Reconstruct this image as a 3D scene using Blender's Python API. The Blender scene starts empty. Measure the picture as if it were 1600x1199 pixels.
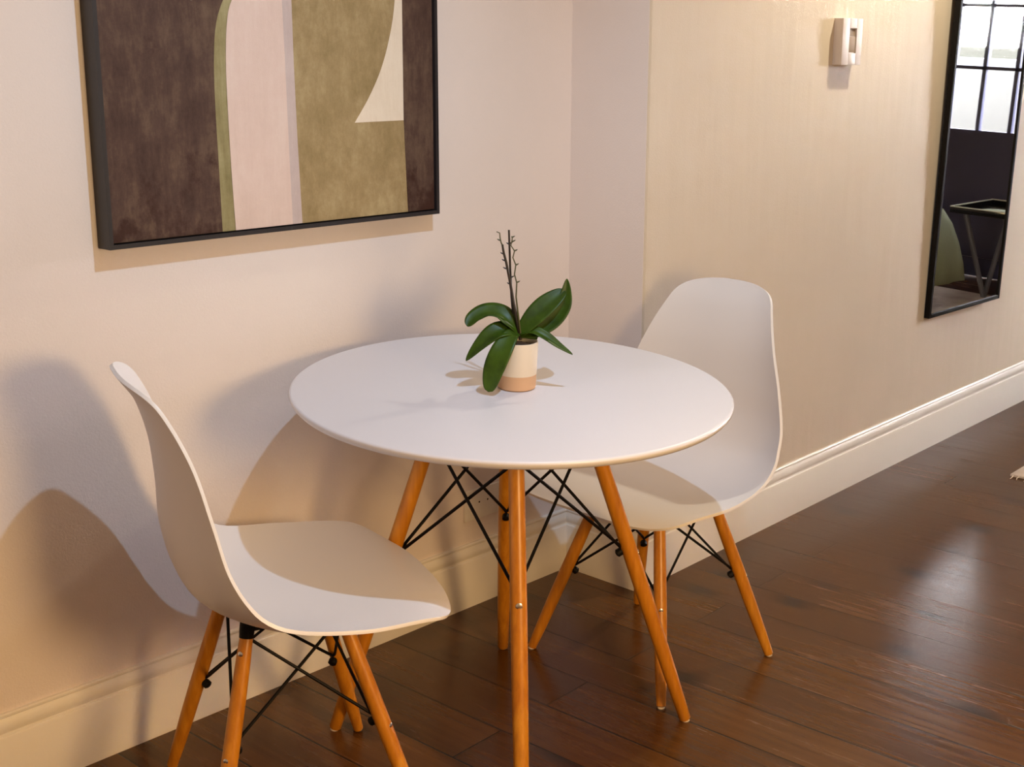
import bpy, bmesh, math, random
from mathutils import Vector, Matrix
random.seed(4)
sc = bpy.context.scene
col = sc.collection

# ------------------------------------------------------------------ camera
def rot(yaw, pitch, roll):
    f = Vector((math.sin(yaw)*math.cos(pitch), math.cos(yaw)*math.cos(pitch), -math.sin(pitch)))
    r = Vector((math.cos(yaw), -math.sin(yaw), 0)); u = r.cross(f)
    return (r*math.cos(roll)+u*math.sin(roll), -r*math.sin(roll)+u*math.cos(roll), f)
R_, U_, F_ = rot(0.81111, 0.24317, 0.00148)
cd = bpy.data.cameras.new('camera'); cam = bpy.data.objects.new('camera', cd); col.objects.link(cam)
M = Matrix((R_, U_, -F_)).transposed().to_4x4(); M.translation = Vector((-1.81676, -1.72642, 1.36932))
cam.matrix_world = M
cd.sensor_fit = 'HORIZONTAL'; cd.sensor_width = 36.0; cd.lens = 2031.127*36.0/1600.0
cd.clip_start = 0.05; cd.clip_end = 60
sc.camera = cam

# ------------------------------------------------------------------ world, lights, exposure
w = bpy.data.worlds.new('sky'); sc.world = w; w.use_nodes = True
bg = w.node_tree.nodes['Background']; bg.inputs[0].default_value = (0.97, 0.96, 1.0, 1); bg.inputs[1].default_value = 70.0
sc.view_settings.view_transform = 'Standard'; sc.view_settings.look = 'None'
sc.view_settings.exposure = 0.0; sc.view_settings.gamma = 1.0; sc.view_settings.use_curve_mapping = False
sc.cycles.use_denoising = True
sc.cycles.max_bounces = 10; sc.cycles.diffuse_bounces = 6; sc.cycles.glossy_bounces = 5
sc.cycles.sample_clamp_indirect = 6.0

def spot(name, loc, target, power, color, radius, angle, blend):
    l = bpy.data.lights.new(name, 'SPOT'); l.energy = power; l.color = color; l.shadow_soft_size = radius
    l.spot_size = math.radians(angle); l.spot_blend = blend
    o = bpy.data.objects.new(name, l); col.objects.link(o); o.location = loc
    o.rotation_euler = (Vector(target)-Vector(loc)).to_track_quat('-Z', 'Y').to_euler(); return o
def point(name, loc, power, color, radius):
    l = bpy.data.lights.new(name, 'POINT'); l.energy = power; l.color = color; l.shadow_soft_size = radius
    o = bpy.data.objects.new(name, l); col.objects.link(o); o.location = loc; return o
LIGHTS = dict(key=(70, (0.50, 0.74, 1.0)), warm=(67, (1.0, 0.71, 0.36)), down=(42, (1.0, 0.50, 0.11)), passage=(74, (1.0, 0.90, 0.68)))
spot('ceiling_downlight_lamp', (-0.283, -0.809, 2.34), (-0.283, -0.809, 0), *LIGHTS['key'], 0.018, 160, 0.6)
point('shaded_lamp', (-0.54, -1.80, 1.10), *LIGHTS['warm'], 0.20)
spot('shaded_lamp_downward', (-0.56, -1.80, 1.06), (-0.56, -1.75, 0), *LIGHTS['down'], 0.20, 166, 0.35)
spot('passage_downlight_lamp', (2.00, -0.12, 2.34), (2.00, -0.12, 0), *LIGHTS['passage'], 0.04, 160, 0.7)

# ------------------------------------------------------------------ materials
def mat(name, color, rough=0.5, metal=0.0, spec=0.5, **kw):
    m = bpy.data.materials.new(name); m.use_nodes = True
    b = m.node_tree.nodes['Principled BSDF']
    b.inputs['Base Color'].default_value = (*color, 1); b.inputs['Roughness'].default_value = rough
    b.inputs['Metallic'].default_value = metal; b.inputs['Specular IOR Level'].default_value = spec
    for k, v in kw.items(): b.inputs[k].default_value = v
    return m
def nd(m, t, **kw):
    n = m.node_tree.nodes.new(t)
    for k, v in kw.items(): setattr(n, k, v)
    return n
def lk(m, a, b): m.node_tree.links.new(a, b)
def noise(m, scale, detail=4, rough=0.55, stretch=(1, 1, 1), coords='Object'):
    tc = nd(m, 'ShaderNodeTexCoord'); mp = nd(m, 'ShaderNodeMapping'); mp.inputs['Scale'].default_value = stretch
    n = nd(m, 'ShaderNodeTexNoise'); n.inputs['Scale'].default_value = scale; n.inputs['Detail'].default_value = detail
    n.inputs['Roughness'].default_value = rough
    lk(m, tc.outputs[coords], mp.inputs[0]); lk(m, mp.outputs[0], n.inputs['Vector']); return n
def ramp(m, fac, stops):
    r = nd(m, 'ShaderNodeValToRGB'); e = r.color_ramp.elements
    while len(e) < len(stops): e.new(0.5)
    for i, (p, c) in enumerate(stops): e[i].position = p; e[i].color = (*c, 1)
    lk(m, fac, r.inputs[0]); return r
def bump(m, h, strength, dist):
    b = nd(m, 'ShaderNodeBump'); b.inputs['Strength'].default_value = strength; b.inputs['Distance'].default_value = dist
    lk(m, h, b.inputs['Height']); lk(m, b.outputs[0], m.node_tree.nodes['Principled BSDF'].inputs['Normal']); return b
def BC(m): return m.node_tree.nodes['Principled BSDF'].inputs['Base Color']
def RG(m): return m.node_tree.nodes['Principled BSDF'].inputs['Roughness']

def plaster(name, c, wavy=0.0):
    m = mat(name, c, 0.55, spec=0.35)
    n = noise(m, 3.0, 3, 0.5)
    r = ramp(m, n.outputs[0], [(0.3, tuple(x*0.975 for x in c)), (0.7, tuple(min(1, x*1.02) for x in c))]); lk(m, r.outputs[0], BC(m))
    n2 = noise(m, 240, 3, 0.6); n3 = noise(m, 5.0, 2, 0.4, (3.0, 3.0, 0.55))
    mx = nd(m, 'ShaderNodeMath', operation='MULTIPLY_ADD'); lk(m, n3.outputs[0], mx.inputs[0]); mx.inputs[1].default_value = wavy; lk(m, n2.outputs[0], mx.inputs[2])
    bump(m, mx.outputs[0], 0.25, 0.0022); return m
M_wall = plaster('wall_paint', (0.785, 0.70, 0.665), 1.0)
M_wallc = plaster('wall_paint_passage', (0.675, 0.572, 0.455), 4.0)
M_ceil = mat('ceiling_paint', (0.85, 0.84, 0.80), 0.8)
M_skirt = mat('skirting_gloss_paint', (0.80, 0.755, 0.69), 0.32)
n = noise(M_skirt, 14, 3); bump(M_skirt, n.outputs[0], 0.15, 0.003)

# floor boards (run along y)
M_floor = mat('wooden_floor', (0.1, 0.05, 0.02), 0.3, spec=0.5)
def make_floor(m):
    tc = nd(m, 'ShaderNodeTexCoord'); mp = nd(m, 'ShaderNodeMapping')
    mp.inputs['Rotation'].default_value = (0, 0, math.radians(90-2.0)); mp.inputs['Location'].default_value = (0, 0.0315, 0)
    lk(m, tc.outputs['Object'], mp.inputs[0])
    br = nd(m, 'ShaderNodeTexBrick'); br.offset = 0.37; br.inputs['Scale'].default_value = 1
    br.inputs['Brick Width'].default_value = 5.5; br.inputs['Row Height'].default_value = 0.147
    br.inputs['Mortar Size'].default_value = 0.0024; br.inputs['Mortar Smooth'].default_value = 0.3; br.inputs['Bias'].default_value = 0
    br.inputs['Color1'].default_value = (0, 0, 0, 1); br.inputs['Color2'].default_value = (1, 1, 1, 1); br.inputs['Mortar'].default_value = (0.5, 0.5, 0.5, 1)
    lk(m, mp.outputs[0], br.inputs['Vector'])
    # grain, offset board by board
    va = nd(m, 'ShaderNodeVectorMath', operation='MULTIPLY_ADD'); va.inputs[1].default_value = (7, 3, 5)
    lk(m, br.outputs['Color'], va.inputs[0]); lk(m, mp.outputs[0], va.inputs[2])
    sc1 = nd(m, 'ShaderNodeMapping'); sc1.inputs['Scale'].default_value = (1.1, 26, 1); lk(m, va.outputs[0], sc1.inputs[0])
    g = nd(m, 'ShaderNodeTexNoise'); g.inputs['Scale'].default_value = 2.0; g.inputs['Detail'].default_value = 7; g.inputs['Roughness'].default_value = 0.62; g.inputs['Distortion'].default_value = 0.15
    lk(m, sc1.outputs[0], g.inputs['Vector'])
    big = nd(m, 'ShaderNodeTexNoise'); big.inputs['Scale'].default_value = 2.6; big.inputs['Detail'].default_value = 4; lk(m, va.outputs[0], big.inputs['Vector'])
    mix = nd(m, 'ShaderNodeMath', operation='MULTIPLY_ADD'); lk(m, big.outputs[0], mix.inputs[0]); mix.inputs[1].default_value = 0.55
    ml = nd(m, 'ShaderNodeMath', operation='MULTIPLY'); lk(m, g.outputs[0], ml.inputs[0]); ml.inputs[1].default_value = 0.62; lk(m, ml.outputs[0], mix.inputs[2])
    sepc = nd(m, 'ShaderNodeMath', operation='MULTIPLY_ADD'); lk(m, br.outputs['Color'], sepc.inputs[0]); sepc.inputs[1].default_value = 0.17; lk(m, mix.outputs[0], sepc.inputs[2])
    r = ramp(m, sepc.outputs[0], [(0.40, (0.044, 0.0148, 0.0020)), (0.66, (0.078, 0.0275, 0.0044)), (0.94, (0.118, 0.046, 0.0095))])
    # knots
    sk = nd(m, 'ShaderNodeMapping'); sk.inputs['Scale'].default_value = (1.9, 3.6, 1); lk(m, va.outputs[0], sk.inputs[0])
    vo = nd(m, 'ShaderNodeTexVoronoi', voronoi_dimensions='2D'); vo.inputs['Scale'].default_value = 0.9; lk(m, sk.outputs[0], vo.inputs['Vector'])
    kr = ramp(m, vo.outputs['Distance'], [(0.035, (0.25, 0.18, 0.15)), (0.13, (1, 1, 1))])
    mu = nd(m, 'ShaderNodeMix', data_type='RGBA', blend_type='MULTIPLY'); mu.inputs[0].default_value = 1
    lk(m, r.outputs[0], mu.inputs[6]); lk(m, kr.outputs[0], mu.inputs[7])
    mo = nd(m, 'ShaderNodeMix', data_type='RGBA'); lk(m, br.outputs['Fac'], mo.inputs[0]); lk(m, mu.outputs[2], mo.inputs[6]); mo.inputs[7].default_value = (0.006, 0.003, 0.0015, 1)
    lk(m, mo.outputs[2], BC(m))
    rr = nd(m, 'ShaderNodeMapRange'); rr.inputs[3].default_value = 0.16; rr.inputs[4].default_value = 0.30; lk(m, mix.outputs[0], rr.inputs[0]); rr.inputs[1].default_value = 0.3; rr.inputs[2].default_value = 0.8
    lk(m, rr.outputs[0], RG(m))
    inv = nd(m, 'ShaderNodeMath', operation='MULTIPLY_ADD'); lk(m, br.outputs['Fac'], inv.inputs[0]); inv.inputs[1].default_value = -2.5; lk(m, mix.outputs[0], inv.inputs[2])
    bump(m, inv.outputs[0], 0.26, 0.002)
make_floor(M_floor)

M_white = mat('white_lacquer', (0.68, 0.66, 0.715), 0.36)
M_shell = mat('white_plastic', (0.755, 0.725, 0.73), 0.42)
M_glaze = mat('cream_glaze', (0.71, 0.625, 0.53), 0.4)
M_clay = mat('raw_tan_clay', (0.60, 0.38, 0.24), 0.7)
M_soil = mat('bark_soil', (0.05, 0.025, 0.012), 0.9)
M_black = mat('black_metal', (0.004, 0.003, 0.003), 0.55, spec=0.15)
M_frame = mat('black_picture_frame', (0.022, 0.019, 0.022), 0.42)
M_steel = mat('steel', (0.75, 0.72, 0.68), 0.25, 1.0)
M_dark = mat('dark_gap', (0.02, 0.015, 0.01), 0.8)
M_glide = mat('clear_plastic_glide', (0.75, 0.65, 0.55), 0.3)
def beech():
    m = mat('beech_wood', (0.55, 0.27, 0.09), 0.36)
    n = noise(m, 9, 5, 0.6, (9, 9, 0.8)); r = ramp(m, n.outputs[0], [(0.3, (0.43, 0.148, 0.006)), (0.55, (0.54, 0.205, 0.010)), (0.75, (0.63, 0.27, 0.024))]); lk(m, r.outputs[0], BC(m))
    return m
M_beech = beech()
def leafm():
    m = mat('orchid_leaf', (0.05, 0.12, 0.02), 0.42, spec=0.3)
    n = noise(m, 30, 3); r = ramp(m, n.outputs[0], [(0.3, (0.018, 0.040, 0.0020)), (0.7, (0.042, 0.090, 0.0045))]); lk(m, r.outputs[0], BC(m)); return m
M_leaf = leafm()
M_stem = mat('dark_flower_stem', (0.016, 0.007, 0.004), 0.5)
M_stemg = mat('green_flower_stem', (0.055, 0.055, 0.012), 0.5)
def paint(name, a, b, c, sx=60, sz=6, lo=.3, hi=.72):
    m = mat(name, b, 0.72, spec=0.25)
    n1 = noise(m, 1.0, 8, 0.72, (sx, 1, sz)); n2 = noise(m, 11.0, 8, 0.78)
    ad = nd(m, 'ShaderNodeMath', operation='ADD'); lk(m, n1.outputs[0], ad.inputs[0]); lk(m, n2.outputs[0], ad.inputs[1])
    hf = nd(m, 'ShaderNodeMath', operation='MULTIPLY'); lk(m, ad.outputs[0], hf.inputs[0]); hf.inputs[1].default_value = 0.5
    r = ramp(m, hf.outputs[0], [(lo, a), (0.5, b), (hi, c)]); lk(m, r.outputs[0], BC(m))
    n3 = noise(m, 700, 2); bump(m, n3.outputs[0], 0.3, 0.001); return m
P_brown = paint('paint_umber', (0.034, 0.015, 0.011), (0.082, 0.046, 0.034), (0.180, 0.120, 0.078), 38, 9)
def blots(m):
    old = BC(m).links[0].from_socket
    n = noise(m, 13, 6, 0.7, (1, 1, 0.75)); tc = nd(m, 'ShaderNodeTexCoord'); sp = nd(m, 'ShaderNodeSeparateXYZ'); lk(m, tc.outputs['Object'], sp.inputs[0])
    mr = nd(m, 'ShaderNodeMapRange'); mr.inputs[1].default_value = 1.03; mr.inputs[2].default_value = 1.27; mr.inputs[3].default_value = 0.13; mr.inputs[4].default_value = -0.08; lk(m, sp.outputs['Z'], mr.inputs[0])
    ad = nd(m, 'ShaderNodeMath', operation='ADD'); lk(m, n.outputs[0], ad.inputs[0]); lk(m, mr.outputs[0], ad.inputs[1])
    r = ramp(m, ad.outputs[0], [(0.54, (0, 0, 0)), (0.68, (0.85, 0.85, 0.85))])
    mx = nd(m, 'ShaderNodeMix', data_type='RGBA'); lk(m, r.outputs[0], mx.inputs[0]); lk(m, old, mx.inputs[6]); mx.inputs[7].default_value = (0.036, 0.011, 0.007, 1); lk(m, mx.outputs[2], BC(m))
blots(P_brown)
P_band = paint('paint_sage', (0.16, 0.13, 0.05), (0.27, 0.23, 0.11), (0.40, 0.36, 0.20))
P_pink = paint('paint_blush', (0.58, 0.44, 0.38), (0.67, 0.52, 0.46), (0.76, 0.64, 0.58), 40, 5, .2, .85)
P_lil = paint('paint_lilac', (0.44, 0.35, 0.33), (0.52, 0.42, 0.40), (0.60, 0.50, 0.48))
P_olive = paint('paint_olive', (0.20, 0.145, 0.055), (0.325, 0.235, 0.115), (0.50, 0.40, 0.22), 26, 12)
P_cream = paint('paint_cream', (0.68, 0.57, 0.45), (0.76, 0.66, 0.54), (0.82, 0.73, 0.62))

# ------------------------------------------------------------------ builders
def obj(name, bm, ms, parent=None, smooth=True, angle=40):
    me = bpy.data.meshes.new(name); bmesh.ops.recalc_face_normals(bm, faces=bm.faces[:]); bm.to_mesh(me); bm.free()
    for m in (ms if isinstance(ms, (list, tuple)) else [ms]): me.materials.append(m)
    o = bpy.data.objects.new(name, me); col.objects.link(o)
    if parent: o.parent = parent
    if smooth:
        me.polygons.foreach_set('use_smooth', [True]*len(me.polygons)); me.set_sharp_from_angle(angle=math.radians(angle))
    return o
def empty(name, loc, rz=0, label=None, cat=None, group=None):
    o = bpy.data.objects.new(name, None); col.objects.link(o); o.location = loc; o.rotation_euler = (0, 0, rz); o.empty_display_size = 0.1
    tag(o, label, cat, group); return o
def tag(o, label=None, cat=None, group=None, kind=None):
    if label: o['label'] = label
    if cat: o['category'] = cat
    if group: o['group'] = group
    if kind: o['kind'] = kind
    return o
def box(bm, x0, x1, y0, y1, z0, z1, bev=0.0, mi=0, seg=2):
    v = [bm.verts.new(p) for p in ((x0, y0, z0), (x1, y0, z0), (x1, y1, z0), (x0, y1, z0), (x0, y0, z1), (x1, y0, z1), (x1, y1, z1), (x0, y1, z1))]
    fs = [bm.faces.new([v[i] for i in q]) for q in ((0, 3, 2, 1), (4, 5, 6, 7), (0, 1, 5, 4), (1, 2, 6, 5), (2, 3, 7, 6), (3, 0, 4, 7))]
    for f in fs: f.material_index = mi
    if bev:
        es = list({e for f in fs for e in f.edges}); bmesh.ops.bevel(bm, geom=es, offset=bev, segments=seg, affect='EDGES', profile=0.6)
    return v
def prism(bm, pts, vec, mi=0):
    a = [bm.verts.new(p) for p in pts]; b = [bm.verts.new(Vector(p)+Vector(vec)) for p in pts]
    n = len(a); fs = [bm.faces.new(a[::-1]), bm.faces.new(b)]
    for i in range(n): fs.append(bm.faces.new((a[i], a[(i+1) % n], b[(i+1) % n], b[i])))
    for f in fs: f.material_index = mi
def frame_of(d):
    d = d.normalized(); a = Vector((0, 0, 1)) if abs(d.z) < 0.95 else Vector((1, 0, 0))
    x = d.cross(a).normalized(); return x, d.cross(x).normalized()
def tube(bm, pts, rad, n=10, caps=True, mi=0):
    pts = [Vector(p) for p in pts]; rs = rad if isinstance(rad, (list, tuple)) else [rad]*len(pts); rings = []
    x = y = None
    for i, p in enumerate(pts):
        d = (pts[min(i+1, len(pts)-1)]-pts[max(i-1, 0)]).normalized()
        if x is None: x, y = frame_of(d)
        else: x = (x-d*x.dot(d)).normalized(); y = d.cross(x)
        rings.append([bm.verts.new(p+(x*math.cos(2*math.pi*k/n)+y*math.sin(2*math.pi*k/n))*rs[i]) for k in range(n)])
    for a, b in zip(rings, rings[1:]):
        for k in range(n): bm.faces.new((a[k], a[(k+1) % n], b[(k+1) % n], b[k])).material_index = mi
    if caps: bm.faces.new(rings[0][::-1]).material_index = mi; bm.faces.new(rings[-1]).material_index = mi
def lathe(bm, prof, n=48, cx=0, cy=0, mis=None):
    rings = []
    for r, z in prof:
        rings.append([bm.verts.new((cx, cy, z))] if r < 1e-6 else [bm.verts.new((cx+r*math.cos(2*math.pi*k/n), cy+r*math.sin(2*math.pi*k/n), z)) for k in range(n)])
    for i, (a, b) in enumerate(zip(rings, rings[1:])):
        mi = mis[i] if mis else 0
        for k in range(n):
            k2 = (k+1) % n
            if len(a) == 1 and len(b) == 1: continue
            if len(a) == 1: f = bm.faces.new((a[0], b[k], b[k2]))
            elif len(b) == 1: f = bm.faces.new((a[k], a[k2], b[0]))
            else: f = bm.faces.new((a[k], a[k2], b[k2], b[k]))
            f.material_index = mi
def structure(name, bm, m, **k):
    o = obj(name, bm, m, **k); o['kind'] = 'structure'; return o

# ------------------------------------------------------------------ setting
YA = 0.5149; XR = 0.762; YC = 0.2656; TC = math.tan(0.03212); XL, XF = -3.4, 6.0; YB = -4.2; ZC = 2.42; TH = 0.15
yc = lambda x: YC+(x-XR)*TC
bm = bmesh.new(); box(bm, XL-TH, XF+TH, YB-TH, YA+TH, -0.1, 0); structure('floor', bm, M_floor, smooth=False)
bm = bmesh.new(); box(bm, XL-TH, XF+TH, YB-TH, YA+TH, ZC, ZC+0.1); structure('ceiling', bm, M_ceil, smooth=False)
bm = bmesh.new(); box(bm, XL-TH, XR, YA, YA+TH, 0, ZC); structure('wall_left', bm, M_wall, smooth=False)
bm = bmesh.new(); box(bm, XR, XR+0.012, YC+0.004, YA+TH, 0, ZC); structure('wall_return', bm, M_wall, smooth=False)
bm = bmesh.new()
prism(bm, [(XR+0.0, YC+0.006, 0), (XR+0.0018, YC+0.0018, 0), (XR+0.006, YC, 0), (XF+TH, yc(XF+TH), 0), (XF+TH, YA+TH, 0), (XR+0.0125, YA+TH, 0), (XR+0.0125, YC+0.006, 0)], (0, 0, ZC))
structure('wall_right', bm, M_wallc, smooth=False)
bm = bmesh.new(); box(bm, XL-TH, XL, YB, YA, 0, ZC); structure('wall_rear', bm, M_wall, smooth=False)
bm = bmesh.new(); box(bm, XL-TH, XF+TH, YB-TH, YB, 0, ZC); structure('wall_front', bm, M_wall, smooth=False)
DY0, DY1, DZ = -1.72, -0.60, 2.12
bm = bmesh.new(); box(bm, XF, XF+TH, YB, DY0, 0, ZC); box(bm, XF, XF+TH, DY1, yc(XF), 0, ZC); box(bm, XF, XF+TH, DY0, DY1, DZ, ZC)
structure('wall_far', bm, M_wallc, smooth=False)

# moulded skirting boards, mitred at the two corners
prof = [(0.0, 0.0), (0.016, 0.0), (0.016, 0.1225), (0.0145, 0.126), (0.0115, 0.1275), (0.0105, 0.1315), (0.0125, 0.139), (0.0125, 0.146), (0.0095, 0.155), (0.0065, 0.1605), (0.0085, 0.1625), (0.0085, 0.1665), (0.0065, 0.169), (0.0, 0.169)]
def skirt(name, a_fn, b_fn):
    bm = bmesh.new(); A = [bm.verts.new((*a_fn(o), z)) for o, z in prof]; B = [bm.verts.new((*b_fn(o), z)) for o, z in prof]
    n = len(prof)
    for i in range(n): bm.faces.new((A[i], A[(i+1) % n], B[(i+1) % n], B[i]))
    bm.faces.new(A); bm.faces.new(B[::-1]); return structure(name, bm, M_skirt, angle=25)
skirt('baseboard_left', lambda o: (XL, YA-o), lambda o: (XR-o, YA-o))
skirt('baseboard_return', lambda o: (XR-o, YA-o), lambda o: (XR-o, YC-o))
skirt('baseboard_right', lambda o: (XR-o, YC-o), lambda o: (XF, yc(XF)-o))

# glazed black door at the end of the passage (seen in the mirror)
M_door = mat('dark_blue_black_door_paint', (0.045, 0.044, 0.10), 0.4)
M_glass = bpy.data.materials.new('window_glass'); M_glass.use_nodes = True
nt = M_glass.node_tree; nt.nodes.clear(); out = nt.nodes.new('ShaderNodeOutputMaterial'); tr = nt.nodes.new('ShaderNodeBsdfTransparent'); gl = nt.nodes.new('ShaderNodeBsdfGlossy'); gl.inputs['Roughness'].default_value = 0.02
mxs = nt.nodes.new('ShaderNodeMixShader'); mxs.inputs[0].default_value = 0.06; nt.links.new(tr.outputs[0], mxs.inputs[1]); nt.links.new(gl.outputs[0], mxs.inputs[2]); nt.links.new(mxs.outputs[0], out.inputs[0])
door = empty('door_1', (XF, (DY0+DY1)/2, 0)); door['kind'] = 'structure'
cyd = (DY0+DY1)/2
def dloc(o): o.location = (-XF, -cyd, 0); return o
bm = bmesh.new(); box(bm, XF-0.02, XF+TH, DY0, DY0+0.045, 0, DZ); box(bm, XF-0.02, XF+TH, DY1-0.045, DY1, 0, DZ); box(bm, XF-0.02, XF+TH, DY0+0.045, DY1-0.045, DZ-0.045, DZ)
dloc(obj('door_frame', bm, M_door, door, smooth=False))
bars = [-1.66, -1.457, -1.254, -1.052, -0.85, -0.66]
bm = bmesh.new(); a, b = XF+0.01, XF+0.05
box(bm, a, b, DY0+0.045, DY1-0.045, 0.005, 0.12); box(bm, a, b, DY0+0.045, DY1-0.045, 0.79, 0.895)
box(bm, a, b, DY0+0.045, DY1-0.045, DZ-0.1, DZ-0.045)
for i, y in enumerate(bars):
    h = 0.012 if 0 < i < 5 else 0.02
    box(bm, a, b, y-h, y+h, 0.895, DZ-0.1)
box(bm, a, b, DY0+0.045, -1.50, 0.12, 0.79); box(bm, a, b, -0.78, DY1-0.045, 0.12, 0.79)
box(bm, a+0.015, b-0.01, -1.50, -0.78, 0.12, 0.79)
for z in (1.267, 1.632, 1.99): box(bm, a, b, DY0+0.045, DY1-0.045, z-0.010, z+0.010)
dloc(obj('door_leaf', bm, M_door, door, smooth=False))
bm = bmesh.new(); box(bm, XF+0.028, XF+0.032, DY0+0.045, DY1-0.045, 0.895, DZ-0.1)
dloc(obj('door_glass', bm, M_glass, door, smooth=False))
# outside the door: a low white yard wall with a hedge on the other side
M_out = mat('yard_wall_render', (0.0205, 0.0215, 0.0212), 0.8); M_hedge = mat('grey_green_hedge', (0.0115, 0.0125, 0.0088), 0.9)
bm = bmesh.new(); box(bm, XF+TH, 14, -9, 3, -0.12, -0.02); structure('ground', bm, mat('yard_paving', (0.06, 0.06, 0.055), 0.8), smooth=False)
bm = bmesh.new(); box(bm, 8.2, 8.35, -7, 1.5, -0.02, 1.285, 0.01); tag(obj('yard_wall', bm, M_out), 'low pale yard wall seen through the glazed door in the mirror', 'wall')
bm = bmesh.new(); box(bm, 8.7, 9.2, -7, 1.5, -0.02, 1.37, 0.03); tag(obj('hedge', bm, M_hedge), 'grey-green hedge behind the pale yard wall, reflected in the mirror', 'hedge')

# ------------------------------------------------------------------ framed abstract painting
FX0, FX1, FZ0, FZ1, FD = -0.5882, 0.2533, 1.0265, 2.07, 0.0435
pic = empty('framed_painting', (0, YA, FZ0), 0, 'large framed abstract painting in brown, olive and blush on the wall above the table', 'painting')
def ploc(o): o.location = (0, -YA, -FZ0); return o
bm = bmesh.new(); fw = 0.0085
for (x0, x1, z0, z1) in ((FX0, FX0+fw, FZ0, FZ1), (FX1-fw, FX1, FZ0, FZ1), (FX0+fw, FX1-fw, FZ0, FZ0+fw), (FX0+fw, FX1-fw, FZ1-fw, FZ1)):
    box(bm, x0, x1, YA-FD, YA-0.001, z0, z1)
box(bm, FX0+fw, FX1-fw, YA-0.02, YA-0.001, FZ0+fw, FZ1-fw)
ploc(obj('picture_frame', bm, M_frame, pic, smooth=False))
yb = YA-FD+0.006
cz0, cz1, cx0, cx1 = FZ0+fw+0.003, FZ1-fw-0.003, FX0+fw+0.003, FX1-fw-0.003
def cat1(pts, m=10):
    out = []
    P = [pts[0]]+list(pts)+[pts[-1]]
    for i in range(1, len(P)-2):
        for k in range(m):
            s = k/m; a, b, c, e = P[i-1], P[i], P[i+1], P[i+2]
            out.append(tuple(0.5*((2*b[j])+(-a[j]+c[j])*s+(2*a[j]-5*b[j]+4*c[j]-e[j])*s*s+(-a[j]+3*b[j]-3*c[j]+e[j])*s**3) for j in range(len(a))))
    out.append(tuple(pts[-1])); return out
L1 = cat1([(-0.336, cz0), (-0.337, 1.177), (-0.338, 1.273), (-0.336, 1.362), (-0.328, 1.432), (-0.308, 1.483), (-0.26, 1.56), (-0.17, 1.64), (-0.05, 1.70), (0.09, 1.74)])
L2 = cat1([(-0.305, cz0), (-0.3085, 1.152), (-0.310, 1.273), (-0.309, 1.367), (-0.302, 1.442), (-0.288, 1.484), (-0.25, 1.53), (-0.20, 1.555), (-0.165, 1.565)])
L3 = [(-0.163, cz0), (-0.1655, 1.194), (-0.167, 1.367), (-0.169, 1.488), (-0.165, 1.565)]
L4 = [(-0.138, cz0), (-0.143, 1.218), (-0.145, 1.367), (-0.145, 1.488), (-0.145, 1.568)]
TRI = cat1([(0.011, 1.2405), (0.054, 1.295), (0.091, 1.357), (0.118, 1.43), (0.132, 1.498), (0.136, 1.58), (0.125, 1.66)])
bm = bmesh.new()
def poly(pts, mi, lift):
    n = bm.faces.new([bm.verts.new((x, yb-lift, z)) for x, z in pts]); n.material_index = mi
box(bm, cx0, cx1, yb+0.0002, YA-0.021, cz0, cz1)
poly([(cx0, cz0), (cx1, cz0), (cx1, cz1), (cx0, cz1)], 0, 0)
poly(L1+[(0.155, 1.74), (0.152, 1.244), (0.160, cz0)], 1, 0.0003)
poly(L4[::1]+[(0.155, 1.70), (0.153, 1.498), (0.1515, 1.244), (0.160, cz0)], 4, 0.0006)
poly(L2+L4[::-1], 3, 0.0009)
poly(L2+L3[::-1], 2, 0.0012)
poly(TRI+[(0.153, 1.66), (0.153, 1.498), (0.1515, 1.2415)], 5, 0.0009)
ploc(obj('canvas', bm, [P_brown, P_band, P_pink, P_lil, P_olive, P_cream], pic, smooth=False))

# ------------------------------------------------------------------ legs and wire bracing shared by table and chairs
def leg_mesh(foot, top, r0, rm, r1):
    bm = bmesh.new(); foot, top = Vector(foot), Vector(top); pts = []; rs = []
    for t, r in ((0.0, r0*0.8), (0.004, r0), (0.15, r0*0.45+rm*0.55), (0.32, rm*0.97), (0.5, rm), (0.75, rm*0.96), (0.9, (rm+r1)/2), (0.99, r1), (1.0, r1*0.92)):
        pts.append(foot.lerp(top, t)); rs.append(r)
    tube(bm, pts, rs, 20); return bm
def screw(parent, pos, d, r=0.0052):
    bm = bmesh.new(); d = Vector(d).normalized(); p = Vector(pos)
    tube(bm, [p-d*0.004, p+d*0.0008, p+d*0.0016], [r, r, r*0.75], 16); 
    o = obj('screw', bm, M_steel, parent); 
    return o
def axis(foot, top, z): t = (z-foot[2])/(top[2]-foot[2]); return Vector(foot).lerp(Vector(top), t)
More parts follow.
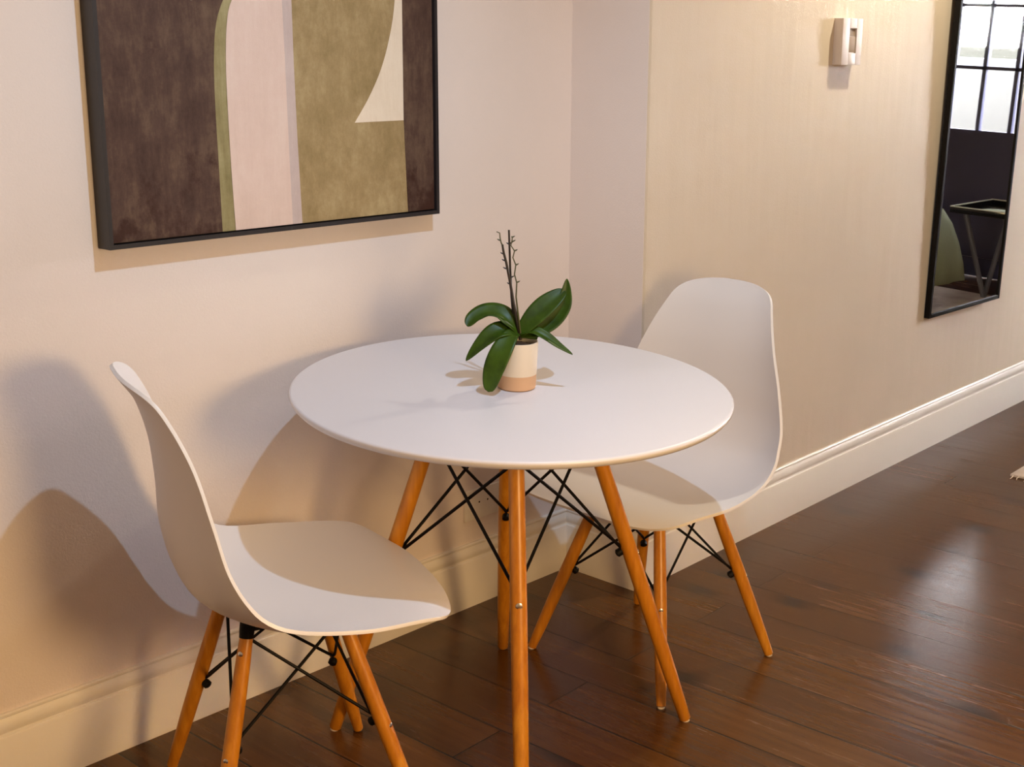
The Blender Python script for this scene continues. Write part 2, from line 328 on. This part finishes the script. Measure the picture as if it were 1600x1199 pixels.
def braces(root, feet, tops, zl, zt, rin, wr, order=(0, 1, 2, 3)):
    """two crossing rods between every two neighbouring legs, bolted low on one leg and high on the other"""
    c = Vector((sum(f[0] for f in feet)/4, sum(f[1] for f in feet)/4, 0)); n = 4
    low, high = [], []
    for k in range(4):
        for zz, L in ((zl, low), (zt, high)):
            a = axis(feet[k], tops[k], zz); inw = Vector((c.x-a.x, c.y-a.y, 0)).normalized(); L.append(a+inw*rin)
    for k in range(4):
        j = (k+1) % 4
        for (p, q) in ((low[k], high[j]), (low[j], high[k])):
            off = (q-p).normalized()
            side = Vector((-(low[j]-low[k]).y, (low[j]-low[k]).x, 0)).normalized()*(0.0035 if p is low[k] else -0.0035)
            bm = bmesh.new(); tube(bm, [p+side*0.4, p.lerp(q, 0.06)+side, p.lerp(q, 0.94)+side, q+side*0.4], wr, 8); obj('brace_rod', bm, M_black, root)
    for k in range(4):
        a = axis(feet[k], tops[k], zl); inw = Vector((c.x-a.x, c.y-a.y, -0.15)).normalized()
        bm = bmesh.new(); tube(bm, [a+inw*0.006, a+inw*(rin-0.002), a+inw*(rin+0.003), a+inw*(rin+0.011), a+inw*(rin+0.014)], [0.006, 0.006, 0.0085, 0.0085, 0.004], 12); obj('brace_bolt', bm, M_black, root)
def make_legs(root, feet, tops, r, zs, screw_r=0.0052):
    c = Vector((sum(f[0] for f in feet)/4, sum(f[1] for f in feet)/4, 0))
    for k in range(4):
        lg = obj('leg', leg_mesh(feet[k], tops[k], *r), M_beech, root)
        f = Vector(feet[k]); bm = bmesh.new(); lathe(bm, [(0, 0.0), (r[0]*0.72, 0.0), (r[0]*0.78, 0.0015), (r[0]*0.7, 0.004), (0, 0.004)], 16, f.x, f.y)
        obj('glide', bm, M_glide, lg)
        for z in zs:
            a = axis(feet[k], tops[k], z); outw = Vector((a.x-c.x, a.y-c.y, 0)).normalized()
            rr = r[1]*0.985 if z < 0.6*tops[k][2] else (r[1]+r[2])/2
            screw(lg, a+outw*rr, outw+Vector((0, 0, 0.12)), screw_r)

# ------------------------------------------------------------------ table
TX, TY, H, TR = 0.01228, 0.04926, 0.74, 0.43757
table = empty('dining_table', (0, 0, 0), 0, 'round white table on splayed beech legs with black crossed rods', 'table')
bm = bmesh.new(); t = 0.0165
lathe(bm, [(0, 0), (TR-0.006, 0), (TR-0.0022, -0.0008), (TR-0.0003, -0.003), (TR, -0.006), (TR-0.001, -0.0095), (TR-0.006, -t+0.001), (TR-0.009, -t), (0, -t)], 160)
top = obj('tabletop', bm, M_white, table)
nrm = Vector((-TX, -TY, 1)).normalized(); top.rotation_euler = nrm.to_track_quat('Z', 'Y').to_euler(); top.location = (0, 0, H)
rf, rt = 0.37259, 0.134; feet, tops = [], []
for k in range(4):
    a = -0.75647+k*math.pi/2; feet.append((rf*math.cos(a), rf*math.sin(a), 0.003))
    x, y = rt*math.cos(a), rt*math.sin(a); tops.append((x, y, H-t+TX*x+TY*y+0.001))
make_legs(table, feet, tops, (0.0125, 0.0163, 0.0140), (0.385,), 0.0066)
braces(table, feet, tops, 0.398, 0.632, 0.016, 0.0034)
bm = bmesh.new()
ring = [axis(feet[k], tops[k], 0.708) for k in range(4)]
for k in range(4): tube(bm, [ring[k], ring[(k+1) % 4]], 0.006, 8)
obj('under_frame', bm, M_black, table)

# ------------------------------------------------------------------ moulded side chairs
PROF = [(.2537, .4247), (.1809, .4391), (.0428, .4314), (-.0956, .4302), (-.1915, .4727), (-.2215, .5527), (-.2251, .6458), (-.2344, .7338), (-.2575, .8126), (-.292, .8674)]
WID = [.2281, .2604, .2825, .2657, .2549, .2458, .2204, .1847, .1484, .1183]
LIFT = [-.0188, .0019, .0205, .0435, .0707, .0612, .044, .0324, .0206, .0143]
def cat(K, t):
    K = [k if isinstance(k, tuple) else (k,) for k in K]; n = len(K)-1; x = t*n; i = min(int(x), n-1); s = x-i; m = len(K[0])
    E = [tuple(2*K[0][j]-K[1][j] for j in range(m))]+K+[tuple(2*K[-1][j]-K[-2][j] for j in range(m))]
    a, b, c, e = E[i], E[i+1], E[i+2], E[i+3]
    return tuple(.5*((2*b[j])+(-a[j]+c[j])*s+(2*a[j]-5*b[j]+4*c[j]-e[j])*s*s+(-a[j]+3*b[j]-3*c[j]+e[j])*s**3) for j in range(m))
def shell_mesh():
    NU, NV = 90, 36; T = [(1-math.cos(math.pi*i/NU))/2 for i in range(NU+1)]
    c = [cat(PROF, t) for t in T]; S = [0]
    for a, b in zip(c, c[1:]): S.append(S[-1]+math.hypot(b[0]-a[0], b[1]-a[1]))
    rd = lambda s, cr, e: (1-max(0, min(1, 1-s/cr))**e)**(1/e)
    bm = bmesh.new(); V = []; NN = []
    for i in range(NU+1):
        a, b = c[max(i-1, 0)], c[min(i+1, NU)]; g = Vector((b[0]-a[0], b[1]-a[1])).normalized(); NN.append(Vector((g.y, -g.x)))
    NS_ = []
    for i in range(NU+1):
        q = Vector((0, 0))
        for k in range(-9, 10): q += NN[max(0, min(NU, i+k))]*math.exp(-(k/4.5)**2)
        NS_.append(q.normalized())
    for i, t in enumerate(T):
        nn = NS_[i]
        W = cat(WID, t)[0]; L = cat(LIFT, t)[0]; k = rd(S[i], .0902, 2.777)*rd(S[-1]-S[i], .0641, 2.552); row = []
        for j in range(NV+1):
            v = math.sin((j/NV*2-1)*math.pi/2*0.999); x = W*k*v; h = L*abs(x/W)**2.8
            row.append(bm.verts.new((x, c[i][0]+nn[0]*h, c[i][1]+nn[1]*h)))
        V.append(row)
    for i in range(NU):
        for j in range(NV): bm.faces.new((V[i][j], V[i][j+1], V[i+1][j+1], V[i+1][j]))
    bmesh.ops.remove_doubles(bm, verts=bm.verts[:], dist=0.0004)
    return bm
CF = [(.2036, .1723), (-.2036, .1723), (-.2078, -.2129), (.2078, -.2129)]
CT = [(.0896, .0626), (-.0896, .0626), (-.0961, -.1124), (.0961, -.1124)]
def make_chair():
    root = empty('shell_chair', (0, 0, 0))
    sh = obj('seat_shell', shell_mesh(), M_shell, root, angle=60)
    so = sh.modifiers.new('thickness', 'SOLIDIFY'); so.thickness = 0.0065; so.offset = 0.0; so.use_even_offset = False
    be = sh.modifiers.new('rounded_edge', 'BEVEL'); be.width = 0.0026; be.segments = 3; be.limit_method = 'ANGLE'; be.angle_limit = math.radians(60)
    ft = [(x, y, 0.003) for x, y in CF]; tp = []
    for (x, y), (fx, fy) in zip(CT, CF): tp.append((x, y, 0.395))
    make_legs(root, ft, tp, (0.0105, 0.0146, 0.0118), (0.20, 0.37), 0.005)
    braces(root, ft, tp, 0.215, 0.385, 0.014, 0.0030)
    for x, y, z in tp:
        bm = bmesh.new(); zt = 0.424; tube(bm, [(x*1.01, y*1.01, z-0.003), (x*.985, y*.985, z+0.012), (x*.97, y*.97, zt)], [0.0125, 0.0135, 0.0125], 16); obj('mount_cap', bm, M_black, root)
    bm = bmesh.new()
    q = [Vector((x*.97, y*.97, 0.405)) for x, y, z in tp]
    for k in range(4): tube(bm, [q[k], q[(k+1) % 4]], 0.005, 8)
    obj('under_frame', bm, M_black, root)
    return root
def copy_tree(o, parent=None):
    c = o.copy(); col.objects.link(c)
    if parent: c.parent = parent
    for ch in list(o.children): copy_tree(ch, c)
    return c
chairL = make_chair()
chairR = copy_tree(chairL)
def put(o, x, y, a, label):
    o.location = (x, y, 0); o.rotation_euler = (0, 0, a-math.pi/2)
    tag(o, label, 'chair', 'white shell chairs at the round table')
put(chairL, -.4750, .0976, -.3958, 'white shell chair on beech legs, seen from the side at the left of the table')
put(chairR, .4639, .0077, 3.0815, 'white shell chair facing the viewer on the right, its seat tucked under the table')

# ------------------------------------------------------------------ orchid in its pot
PX, PY = 0.0077, -0.0058; PZ = H+TX*PX+TY*PY
orchid = empty('potted_orchid', (PX, PY, PZ+0.0004), 0, 'bare-stemmed orchid with broad green leaves in a cream and tan pot', 'plant')
bm = bmesh.new()
lathe(bm, [(0, 0), (0.034, 0), (0.0375, 0.002), (0.0382, 0.006), (0.0388, 0.030), (0.0391, 0.031), (0.0402, 0.093), (0.0398, 0.0955), (0.0385, 0.096), (0.0372, 0.0945), (0.0365, 0.080), (0, 0.080)], 56, mis=[1, 1, 1, 1, 0, 0, 0, 0, 0, 0, 0])
pot = obj('pot', bm, [M_glaze, M_clay], orchid)
bm = bmesh.new()
lathe(bm, [(0.0362, 0.080), (0.030, 0.086), (0.016, 0.089), (0, 0.090)], 30)
for v in bm.verts: v.co.z += random.uniform(-.002, .002)
obj('potting_bark', bm, M_soil, orchid)
tilt = Vector((0, 0, 1)).rotation_difference(Vector((-TX, -TY, 1)).normalized()).to_euler(); pot.rotation_euler = tilt
RH = Vector((R_.x, R_.y, 0)).normalized(); FH = Vector((F_.x, F_.y, 0)).normalized()
def pl(px, py, d=0.0):      # offsets from the pot axis, as measured off the plant: to the side, up, and d towards the room
    return RH*((px-807)/786.0*(1-d/2.58)) + Vector((0, 0, (605-py)/763.0*(1-d/2.58)-d*0.25)) - FH*d
def leaf(pts, hw, up, fold=0.25, q=1.0, ex=0.6):
    pts = cat1([tuple(p) for p in pts], 8); n = len(pts); bm = bmesh.new(); rows = []; up = Vector(up).normalized()
    for i, p in enumerate(pts):
        p = Vector(p); t = i/(n-1); d = (Vector(pts[min(i+1, n-1)])-Vector(pts[max(i-1, 0)])).normalized()
        s = d.cross(up).normalized(); nn = s.cross(d).normalized()
        k = max(hw*math.sin(math.pi*min(1, t*0.94+0.06)**q)**ex if t < 1 else 0, 0.003*(1-t)+0.0004); row = []
        for j in range(-4, 5):
            v = j/4; row.append(bm.verts.new(p+s*k*v+nn*(abs(v)**1.4*k*fold)))
        rows.append(row)
    for a, b in zip(rows, rows[1:]):
        for j in range(8): bm.faces.new((a[j], a[j+1], b[j+1], b[j]))
    o = obj('leaf', bm, M_leaf, orchid, angle=80); m = o.modifiers.new('thickness', 'SOLIDIFY'); m.thickness = 0.0016; m.offset = 0
    return o
back = tuple(-FH)
leaf([pl(811, 524), pl(828, 505, -.004), pl(846, 490, -.012), pl(864, 478, -.02), pl(881, 468, -.03)], 0.0225, FH*-0.8+Vector((0, 0, 0.6))-RH*0.15, 0.22, 1.15, 0.5)
leaf([pl(812, 524), pl(838, 520, -.006), pl(862, 508, -.014), pl(878, 490, -.022), pl(883, 470, -.03), pl(884, 452, -.035)], 0.0185, FH*-0.75+Vector((0, 0, 0.5)), 0.3, 0.85, 0.8)
leaf([pl(810, 522), pl(797, 507, .0), pl(782, 497, -.006), pl(762, 496, -.01), pl(742, 502, -.004), pl(731, 510, .004)], 0.0235, FH*-0.42+Vector((0, 0, 1)), 0.45, 1.1, 0.55)
leaf([pl(810, 523), pl(795, 513, .012), pl(775, 513, .02), pl(752, 528, .028), pl(728, 552, .032)], 0.0205, FH*-0.72+Vector((0, 0, 1)), 0.3, 0.95, 0.8)
leaf([pl(808, 519, .006), pl(798, 514, .028), pl(784, 529, .052), pl(771, 556, .062), pl(763, 588, .064)], 0.0225, FH*-1+Vector((0, 0, .35))-RH*0.35, 0.14, 1.45, 0.5)
leaf([pl(812, 523), pl(832, 516, .008), pl(850, 521, .015), pl(872, 534, .02), pl(894, 546, .022)], 0.0115, FH*-0.6+Vector((0, 0, 1)), 0.45, 0.9, 0.8)
leaf([pl(812, 528, -.004), pl(822, 526, -.002), pl(832, 527, .0), pl(839, 529, .004)], 0.0085, FH*-0.8+Vector((0, 0, 1)), 0.2)
def stem(pts, rs, m, nodes=()):
    bm = bmesh.new(); P = [pl(*p) for p in pts]; tube(bm, P, [r*1.08 for r in rs], 8)
    for (q, s) in nodes:
        a = pl(*q); tube(bm, [a, a+RH*s*0.004+Vector((0, 0, .0015)), a+RH*s*0.0065+Vector((0, 0, .003))], [0.0018, 0.0014, 0.0005], 6)
    obj('flower_stem', bm, m, orchid)
stem([(813, 532, 0), (808, 505, 0), (802, 475, 0), (797, 445, 0), (791, 415, 0), (787, 400, 0), (785, 388, 0)], [.0032, .003, .0027, .0025, .0023, .0022, .0020], M_stem, [((797, 447), -1), ((791, 424), -1), ((789, 412), -1), ((787, 402), -1), ((798, 437), 1)])
stem([(806, 532, -.012), (802, 500, -.012), (799, 470, -.012), (797, 430, -.012), (796, 400, -.012), (795, 371, -.012)], [.0026, .0024, .0022, .0020, .0019, .0018], M_stem, [((796, 392, -.012), -1), ((796, 391, -.012), 1)])
stem([(813, 520, .004), (809, 490, .004), (806, 465, .004), (807, 444, .004), (803.5, 431, .004), (805.5, 417, .004), (801, 406, .004), (803.5, 396, .004), (798, 388, .004), (800, 378, .004), (799, 374, .004)], [.0018, .0017, .0014, .0012, .0012, .0012, .0011, .0011, .0010, .0010, .0008], M_stemg, [((807, 443, .004), 1), ((805, 417, .004), 1), ((803, 396, .004), 1), ((800, 382, .004), 1), ((799, 376, .004), 1)])
stem([(785.5, 390, 0), (783, 385, 0), (781.5, 378, 0), (781, 371, 0), (776, 369, 0)], [.0014, .0012, .0011, .0010, .0008], M_stemg, [((782, 382), -1)])

# ------------------------------------------------------------------ wall socket behind the table
sk = empty('wall_socket', (0.363, YA, 0.231), 0, 'small white wall socket low on the wall behind the table legs', 'socket')
bm = bmesh.new(); box(bm, 0, 0.128, -0.009, 0, 0, 0.080, 0.003); obj('socket_plate', bm, M_skirt, sk)
for hx in (0.0496, 0.0799):
    bm = bmesh.new(); tube(bm, [(hx, -0.0094, 0.044), (hx, -0.004, 0.044)], 0.0026, 12); obj('socket_hole', bm, M_dark, sk)

# ------------------------------------------------------------------ light switch box on the passage wall
sw = empty('light_switch', (1.6696, yc(1.6696), 1.360), 0.03212, 'boxy white light switch on the cream wall beside the mirror', 'switch')
M_sw = mat('switch_plastic', (0.66, 0.58, 0.55), 0.45); M_sw2 = mat('switch_rocker_plastic', (0.34, 0.25, 0.17), 0.6)
bm = bmesh.new(); box(bm, 0, 0.120, -0.023, 0, 0, 0.132, 0.0015); obj('switch_box', bm, M_sw, sw)
bm = bmesh.new(); 
for q in ((0.0, 0.042, 0.0, 0.132), (0.086, 0.120, 0.0, 0.132), (0.042, 0.086, 0.104, 0.132), (0.042, 0.086, 0.0, 0.034)): box(bm, q[0], q[1], -0.029, -0.0228, q[2], q[3], 0.001)
obj('switch_surround', bm, M_sw, sw)
bm = bmesh.new(); box(bm, 0.043, 0.085, -0.0265, -0.0228, 0.036, 0.082, 0.001); box(bm, 0.043, 0.085, -0.0245, -0.0228, 0.083, 0.103, 0.0008); obj('switch_rocker', bm, M_sw2, sw)

# ------------------------------------------------------------------ tall mirror, leaning a little off the wall
MW, MH = 0.5716, 1.42
mir = empty('wall_mirror', (2.4365, 0.2975, 0.494), 0, 'tall narrow mirror in a thin black frame on the right-hand wall', 'mirror')
mir.rotation_euler = Matrix.Rotation(-0.006, 3, 'Z').to_4x4().to_3x3().__matmul__(Matrix.Rotation(math.radians(1.25), 3, 'X')).to_euler()
M_mir = mat('mirror_silvering', (0.86, 0.88, 0.87), 0.015, 1.0)
bm = bmesh.new(); e = 0.014
for (x0, x1, z0, z1) in ((0, e, 0, MH), (MW-e, MW, 0, MH), (e, MW-e, 0, e), (e, MW-e, MH-e, MH)): box(bm, x0, x1, -0.0, 0.020, z0, z1, 0.0012)
obj('mirror_frame', bm, M_black, mir)
bm = bmesh.new(); box(bm, e-0.001, MW-e+0.001, 0.005, 0.012, e-0.001, MH-e+0.001); obj('mirror_glass', bm, M_mir, mir, smooth=False)
bm = bmesh.new(); box(bm, e, MW-e, 0.013, 0.018, e, MH-e); obj('mirror_backing', bm, M_dark, mir, smooth=False)

# ------------------------------------------------------------------ long rug by the passage
M_rug = mat('pale_rug_wool', (0.50, 0.40, 0.34), 0.95)
n = noise(M_rug, 60, 4); bump(M_rug, n.outputs[0], 0.6, 0.006)
n = noise(M_rug, 6, 4); r = ramp(M_rug, n.outputs[0], [(0.35, (0.40, 0.31, 0.26)), (0.65, (0.60, 0.50, 0.43))]); lk(M_rug, r.outputs[0], BC(M_rug))
rug = empty('floor_rug', (2.405, -0.052, 0), math.radians(2), 'pale fringed floor rug, only its corner showing at the right edge', 'rug')
bm = bmesh.new(); box(bm, 0.0, 3.02, -1.9, 0, 0.0005, 0.010, 0.003); obj('rug_pile', bm, M_rug, rug)
bm = bmesh.new()
for i in range(90):
    y = -0.01-i*0.021; tube(bm, [(0.002, y, 0.006), (-0.012, y+random.uniform(-.003, .003), 0.004), (-0.028, y+random.uniform(-.006, .006), 0.0022)], [.002, .0018, .0012], 5)
obj('rug_fringe', bm, mat('cream_fringe', (0.72, 0.62, 0.5), 0.9), rug)['kind'] = 'stuff'

# ------------------------------------------------------------------ things seen in the mirror: bed end, folding tray table
M_green = mat('sage_green_cover', (0.23, 0.25, 0.15), 0.9); n = noise(M_green, 25, 4); bump(M_green, n.outputs[0], 0.4, 0.01)
bed = empty('bed', (4.55, -1.9, 0), 0, 'bed end under a sage green cover, seen reflected in the mirror', 'bed')
bm = bmesh.new()
NS = 20
rowsb = []
for i in range(NS+1):
    x = -0.45+0.9*i/NS; row = []
    for (y, z) in ((1.14, .16), (1.125, .25), (1.09, .36), (1.04, .46), (0.98, .53), (0.9, .575), (0.7, .59), (-0.9, .59)):
        wv = (0.010*math.sin(i*1.3)+0.006*math.sin(i*0.7+z*5))*max(0, .55-z)/.4
        row.append(bm.verts.new((x, y+wv, z)))
    rowsb.append(row)
for a_, b_ in zip(rowsb, rowsb[1:]):
    for j in range(7): bm.faces.new((a_[j], a_[j+1], b_[j+1], b_[j]))
o = obj('bed_cover', bm, M_green, bed, angle=80); mdf = o.modifiers.new('thickness', 'SOLIDIFY'); mdf.thickness = 0.02; mdf.offset = -1
bm = bmesh.new(); box(bm, -0.42, 0.42, -0.9, 1.00, 0.02, 0.33, 0.02); obj('bed_base', bm, mat('dark_bed_base', (0.05, 0.04, 0.035), 0.8), bed)
tt = empty('tray_table', (5.35, -1.05, 0), 0, 'black folding tray table with crossed legs, seen reflected in the mirror', 'table')
bm = bmesh.new(); box(bm, 0, 0.55, 0, 0.34, 0.470, 0.478)
for q in ((0, 0.55, 0, 0.008), (0, 0.55, 0.332, 0.34), (0, 0.008, 0.008, 0.332), (0.542, 0.55, 0.008, 0.332)): box(bm, *q, 0.478, 0.502, 0.001)
obj('tray', bm, mat('glossy_black_tray', (0.01, 0.01, 0.012), 0.12), tt)
bm = bmesh.new()
for q in ((0, 0.55, 0, 0.010), (0, 0.55, 0.330, 0.34), (0, 0.010, 0.010, 0.330), (0.540, 0.55, 0.010, 0.330)): box(bm, *q, 0.502, 0.508, 0.001)
obj('tray_rim', bm, mat('tray_rim_sky_gleam', (0.75, 0.76, 0.62), 0.3), tt)  # pale edging; the skylight gleam along the tray edges is put into its colour
M_leg2 = mat('grey_painted_leg', (0.10, 0.10, 0.12), 0.4)
for x in (0.02, 0.5):
    for (ya, yb2, dx) in ((0.09, 0.26, 0.0), (0.325, 0.245, 0.030)):
        bm = bmesh.new(); tube(bm, [(x+dx, yb2, 0.0), (x+dx, ya, 0.470)], 0.015, 8); obj('leg', bm, M_leg2, tt)
bm = bmesh.new(); lathe(bm, [(0, .0), (.05, .0), (.09, .012), (.088, .014), (.05, .004), (0, .004)], 32)
pt = obj('plate', bm, mat('pale_green_glaze', (0.6, 0.68, 0.5), 0.2)); pt.location = (5.48, -0.83, 0.4785); tag(pt, 'pale green plate lying on the black tray table in the mirror', 'plate')

# ------------------------------------------------------------------ recessed ceiling fittings that carry the two downlights
M_em = bpy.data.materials.new('lit_lamp_lens'); M_em.use_nodes = True
b = M_em.node_tree.nodes['Principled BSDF']; b.inputs['Emission Color'].default_value = (1, 0.9, 0.8, 1); b.inputs['Emission Strength'].default_value = 4
for (x, y, lab) in ((-0.283, -0.809, 'round ceiling downlight above the dining table'), (2.00, -0.12, 'round ceiling downlight above the passage by the mirror')):
    dl = empty('ceiling_downlight', (x, y, ZC), 0, lab, 'light', 'ceiling downlights')
    bm = bmesh.new(); lathe(bm, [(0.030, 0), (0.045, 0), (0.045, -0.006), (0.038, -0.008), (0.030, -0.004)], 32); obj('downlight_ring', bm, M_white, dl)
    bm = bmesh.new(); lathe(bm, [(0, -0.001), (0.029, -0.001), (0.029, 0), (0, 0)], 24); obj('downlight_lens', bm, M_em, dl)
